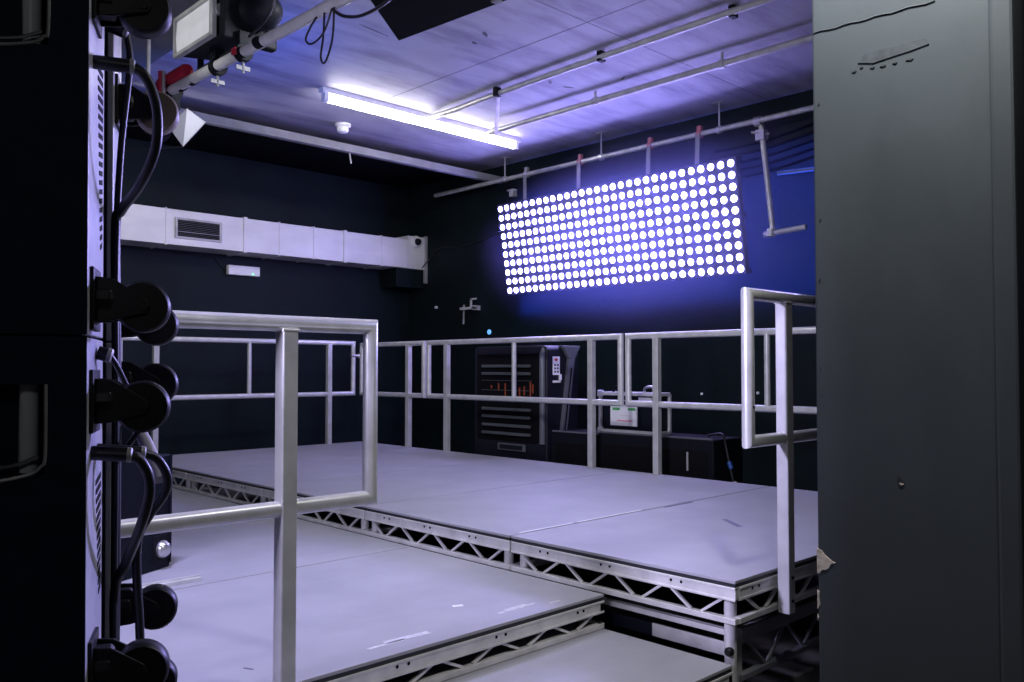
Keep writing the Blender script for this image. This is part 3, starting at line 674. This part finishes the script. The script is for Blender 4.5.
# flood with a pale rectangular front, above the bar
fl = thing('floodlight', (1.80, 4.15, 2.85), 'black floodlight with a pale rectangular lens at the upper left', 'stage light')
fx, fy0, fy1, fz0, fz1 = 1.76, 3.85, 4.265, 2.878, 3.06
fh = MB(); fh.hexa([(fx, fy0, fz0), (fx, fy1, fz0), (fx, fy1, fz1), (fx, fy0, fz1)], [(fx+.26, fy0+.03, fz0+.02), (fx+.26, fy1-.05, fz0+.02), (fx+.26, fy1-.05, fz1-.01), (fx+.26, fy0+.03, fz1-.01)])
fh.build('housing', 'dark', fl, bevel=.008)
rim = MB()
for a in ((fy0-.01, fy0+.008, fz0-.01, fz1+.01), (fy1-.008, fy1+.01, fz0-.01, fz1+.01), (fy0, fy1, fz0-.01, fz0+.008), (fy0, fy1, fz1-.008, fz1+.01)):
    rim.box((fx-.02, a[0], a[2]), (fx+.01, a[1], a[3]))
rim.build('lens_frame', 'alu_dull', fl, bevel=.002)
MB().prism([(fx-.006, fy0+.008, fz0+.008), (fx-.012, fy0+.008, (fz0+fz1)/2), (fx-.006, fy0+.008, fz1-.008), (fx+.004, fy0+.008, fz1-.008), (fx+.004, fy0+.008, fz0+.008)], (0, fy1-fy0-.016, 0)).build('lens', 'lens', fl)
MB().lathe((fx+.03, fy0-.004, fz0+.12), (0, -1, 0), [(0, .03), (.02, .03)], 14).build('yoke_knob', 'bright', fl, smooth=True)
MB().box((fx+.02, fy0-.06, fz0-.02), (fx+.30, fy0-.005, fz1)).build('ballast_box', 'dark', fl, bevel=.01)
MB().bar((fx+.13, fy0-.02, fz0-.035), (fx+.13, fy1+.02, fz0-.035), .035, .012).bar((fx+.13, fy0-.02, fz0-.04), (fx+.13, fy0-.02, fz0+.10), .012, .03, up=(1,0,0)).bar((fx+.13, fy1+.02, fz0-.04), (fx+.13, fy1+.02, fz0+.10), .012, .03, up=(1,0,0)).build('yoke', 'dark', fl)
MB().bar((PX-.02, 4.05, PZ+.09), (PX-.02, 4.05, fz0-.03), .03, .03, up=(0,1,0)).build('spigot', 'dark', fl)
hook(fl, 4.05)
# small fixture with loops to the right of the flood
lt = thing('cylinder_spotlight', (PX+.05, 3.72, 2.95), 'dark cylinder spotlight clamped right of the floodlight', 'stage light')
MB().lathe((PX+.02, 3.95, 3.03), (.25, -1, -.12), [(0, .07), (.02, .085), (.26, .085), (.30, .06), (.33, .02)], 20).build('housing', 'dark', lt, smooth=True)
MB().tube(catmull([(PX, 3.80, 2.84), (PX+.03, 3.82, 2.93), (PX+.10, 3.80, 2.98), (PX+.16, 3.74, 2.93)], 5), .010, 8).build('yoke', 'dark', lt, smooth=True)
h = hook(lt, 3.78)
MB().box((PX-.052, 3.762, PZ-.02), (PX-.03, 3.80, PZ+.012)).build('red_tab', 'redclamp', h, bevel=.003)
MB().tube([(PX+.02, 3.76, 3.10), (PX+.04, 3.70, 3.14)], .014, 10).build('yoke_knob', 'bright', lt, smooth=True)
MB().tube(catmull([(PX+.03, 3.66, 3.10), (PX+.02, 3.52, 3.10), (PX, 3.46, 3.0), (PX, 3.55, 2.90), (PX, 3.72, 2.86)], 6), .007, 8).build('safety_cable', 'cable', lt, smooth=True)
# red clamp
rc = thing('pipe_clamp', (PX-.02, 4.72, PZ), 'bright red clamp on the lighting bar beside the tower', 'clamp')
MB().lathe((PX-.02, 4.36, PZ+.06), (0, 1, 0), [(0, .030), (.02, .036), (.34, .036), (.36, .030)], 16).build('collar', 'redclamp', rc, smooth=True)
MB().tube([(PX-.065, 4.60, PZ+.10), (PX-.065, 4.60, PZ-.10)], .014, 10).build('bolt', 'redclamp', rc, smooth=True)
MB().tube([(PX-.07, 4.55, PZ+.09), (PX-.07, 4.55, PZ-.12)], .010, 8).build('threaded_rod', 'bright', rc, smooth=True)
# lantern below the bar with a pale barn door
fz = thing('fresnel_lantern', (PX, 4.72, 2.60), 'dark lantern under the bar with a pale square barn door flap', 'stage light')
MB().lathe((PX-.06, 4.80, 2.66), (.35, -.75, -.45), [(0, .03), (.02, .05), (.10, .06), (.13, .06)], 20).build('housing', 'dark', fz, smooth=True)
MB().bar((PX+.02, 4.62, 2.76), (PX+.02, 4.66, 2.66), .03, .03, up=(0,1,0)).build('yoke', 'dark', fz)
hook(fz, 4.58, 'dark', -1, False)
MB().prism([(1.86, 4.62, 2.617), (1.955, 4.60, 2.732), (2.064, 4.60, 2.676), (1.936, 4.60, 2.512)], (.004, .008, 0)).build('barn_door', 'barn', fz, bevel=.002)
MB().tube([(1.94, 4.61, 2.515), (1.66, 4.70, 2.46)], .005, 6).build('hinge_rod', 'dark', fz)
# lantern whose black flap hangs into the top of the frame
bf = thing('barn_door_lantern', (2.35, 3.05, 3.1), 'large black barn door flap hanging in from the top edge', 'stage light')
MB().prism([(2.00, 3.10, 3.035), (2.475, 3.357, 2.90), (2.60, 2.62, 2.935), (2.16, 2.40, 3.06)], (.002, 0, .006)).build('barn_door', 'dark', bf, bevel=.002)
MB().box((2.10, 2.45, 3.12), (2.52, 2.98, 3.42)).build('housing', 'dark', bf, bevel=.02)
MB().bar((2.12, 2.62, 3.13), (2.08, 2.62, 3.05), .02, .3, up=(0,1,0)).build('hinge', 'dark', bf)
MB().tube([(2.31, 2.7, 3.40), (2.31, 2.7, ZC)], .02, 10).build('spigot', 'steel', bf, smooth=True)
MB().box((2.54, 2.72, 2.925), (2.575, 2.76, 2.945)).build('flap_clip', 'bright', bf)
# cable loops on the bar
lc = thing('looped_cable', (PX, 3.25, 2.75), 'thin dark cable hanging in two loops below the lighting bar', 'cable')
MB().tube(catmull([(PX, 3.12, 2.775), (PX+.01, 3.19, 2.75), (PX+.01, 3.225, 2.71), (PX+.02, 3.19, 2.685), (PX+.01, 3.08, 2.70), (PX, 3.0, 2.775)], 8), .0045, 8).build('loop', 'cable', lc, smooth=True)
MB().tube(catmull([(PX, 3.06, 2.775), (PX+.02, 3.10, 2.69), (PX+.03, 3.135, 2.615), (PX+.03, 3.10, 2.585), (PX+.02, 3.03, 2.66), (PX, 2.985, 2.775)], 8), .0045, 8).build('loop', 'cable', lc, smooth=True)
MB().tube(catmull([(PX, 3.0, 2.77), (PX+.03, 2.95, 2.735), (PX+.05, 2.83, 2.715), (PX+.06, 2.65, 2.74), (PX+.06, 2.4, 2.85)], 8), .007, 8).build('lead', 'cable', lc, smooth=True)

# ------------------------------------------------------------------ marks on the boards
decks = [o for o in bpy.data.objects if o.name.startswith('stage_deck')]
def board(label_part): return [o for o in decks if label_part in o['label']][0]
def mark(deck, p, q, w, m, name):
    z = .5 if 'upper' in deck['label'] else .335
    MB().bar((*p, z+.0004), (*q, z+.0004), w, .0008).build(name, m, deck)
U0, U1, M0 = board('nearest grey upper'), board('second grey upper'), board('nearest grey middle')
mark(U1, (2.92, 2.965), (3.30, 2.962), .018, 'tape_pale', 'tape_strip')
mark(U1, (3.34, 2.962), (3.88, 2.962), .014, 'tape_pale', 'tape_strip')
mark(U0, (4.05, 2.925), (4.32, 2.925), .02, 'tape_dark', 'tape_strip')
mark(U0, (3.96, 2.48), (3.83, 2.31), .03, 'tape_blue', 'tape_strip')
mark(M0, (2.25, 2.672), (2.29, 2.655), .022, 'tape_pale', 'tape_strip')
for p, q, w in (((2.31, 2.468), (2.52, 2.472), .018), ((2.36, 2.485), (2.48, 2.487), .014), ((1.78, 2.485), (1.97, 2.473), .03), ((1.70, 2.47), (1.86, 2.468), .016), ((2.56, 2.43), (2.63, 2.43), .012)):
    mark(M0, p, q, w, 'scuff_pale', 'scuff')
mark(M0, (1.31, 2.595), (1.325, 2.56), .008, 'tape_dark', 'scuff')

# ------------------------------------------------------------------ lights: unseen lamps added to light the stage, tower and pillar
def area(name, loc, target, size, power, color, size_y=None):
    l = bpy.data.lights.new(name, 'AREA'); l.energy = power; l.color = color; l.size = size
    if size_y: l.shape = 'RECTANGLE'; l.size_y = size_y
    o = bpy.data.objects.new(name, l); COL.objects.link(o); o.location = loc
    o.rotation_euler = (V(target)-V(loc)).to_track_quat('-Z', 'Y').to_euler()
    return o
area('rear_fill', (-1.6, -1.5, 2.6), (-.1, 1.5, 1.3), .4, 3.5, (.95, .97, 1.0))  # unseen fill added behind the camera to lift the tower side
def spot(name, loc, target, power, color, angle, blend=.4, radius=.08):
    l = bpy.data.lights.new(name, 'SPOT'); l.energy = power; l.color = color
    l.spot_size = math.radians(angle); l.spot_blend = blend; l.shadow_soft_size = radius
    o = bpy.data.objects.new(name, l); COL.objects.link(o); o.location = loc
    o.rotation_euler = (V(target)-V(loc)).to_track_quat('-Z', 'Y').to_euler()
area('wall_light', (1.96, .86, 3.05), (2.30, .86, 2.75), .2, 42, (1.0, .99, .98))
area('house_light', (2.12, .45, 3.05), (1.0, 2.3, .6), .35, 7, (1.0, .97, .94))
area('stage_wash', (2.5, 3.0, 3.1), (3.4, 4.4, .4), .4, 66, (.86, .88, 1.0))
area('back_wash', (2.4, 6.9, 2.95), (3.3, 8.4, 2.5), .3, 9, (1.0, .96, .92))
area('side_wash', (-.35, 2.19, 1.75), (3.0, 2.2, 1.0), .25, 40, (.72, .69, 1.0))
area('ceiling_blue_fill', (2.7, 5.4, 2.75), (2.9, 5.9, 3.62), .9, 9, (.02, .12, 1.0))  # unseen lamp added to tint the left ceiling blue
area('wall_blue_fill', (6.64, 5.0, 2.55), (6.70, 5.0, 2.55), 3.6, 80, (.01, .08, 1.0), 1.3)  # hidden lamp added behind the panel to colour the wall blue
spot('lens_fill', (-1.0, 4.3, 3.05), (1.76, 4.06, 2.97), 170, (1.0, 1.0, .98), 11, .3)  # unseen spot added to brighten the floodlight lens
spot('tower_fill', (5.6, 2.35, 2.35), (.60, 1.62, 1.25), 1100, (.42, .39, 1.0), 17)  # added spot without a known source, brightens the tower back
spot('deck_fill', (1.2, 3.5, 3.12), (1.45, 3.4, .33), 330, (.58, .555, 1.0), 66, .8, .2)  # unseen spot added to tint the middle deck lavender
spot('rail_fill', (-.3, 2.25, 1.9), (3.1, 1.72, .9), 420, (.62, .58, 1.0), 26, .5)  # unseen spot added to brighten the right guardrail post
w = bpy.data.worlds.new('world'); sc.world = w; w.use_nodes = True
w.node_tree.nodes['Background'].inputs['Color'].default_value = (.003, .004, .006, 1)
# scattering volume added around the lamp panel to imitate lens glow
_n = w.node_tree.nodes.new; _l = w.node_tree.links.new
vs_ = _n('ShaderNodeVolumeScatter'); vs_.inputs['Color'].default_value = (.42, .42, 1, 1)
ge_ = _n('ShaderNodeNewGeometry'); mp_ = _n('ShaderNodeMapping'); mp_.vector_type = 'TEXTURE'
mp_.inputs['Location'].default_value = (6.12, 4.475, 2.49); mp_.inputs['Scale'].default_value = (1.14, 4.95, 2.08)
le_ = _n('ShaderNodeVectorMath'); le_.operation = 'LENGTH'; mr_ = _n('ShaderNodeMapRange'); mr_.interpolation_type = 'SMOOTHSTEP'
mr_.inputs['From Min'].default_value = .5; mr_.inputs['From Max'].default_value = .22
mr_.inputs['To Min'].default_value = 0; mr_.inputs['To Max'].default_value = .27
_l(ge_.outputs['Position'], mp_.inputs['Vector']); _l(mp_.outputs[0], le_.inputs[0]); _l(le_.outputs['Value'], mr_.inputs['Value']); _l(mr_.outputs[0], vs_.inputs['Density'])
_l(vs_.outputs[0], w.node_tree.nodes['World Output'].inputs['Volume'])
try: w.cycles.volume_step_size = .35; sc.cycles.volume_max_steps = 96
except Exception: pass
sc.view_settings.view_transform = 'Standard'; sc.view_settings.look = 'None'
sc.view_settings.gamma = 1; sc.view_settings.use_curve_mapping = False
sc.view_settings.exposure = 0.22
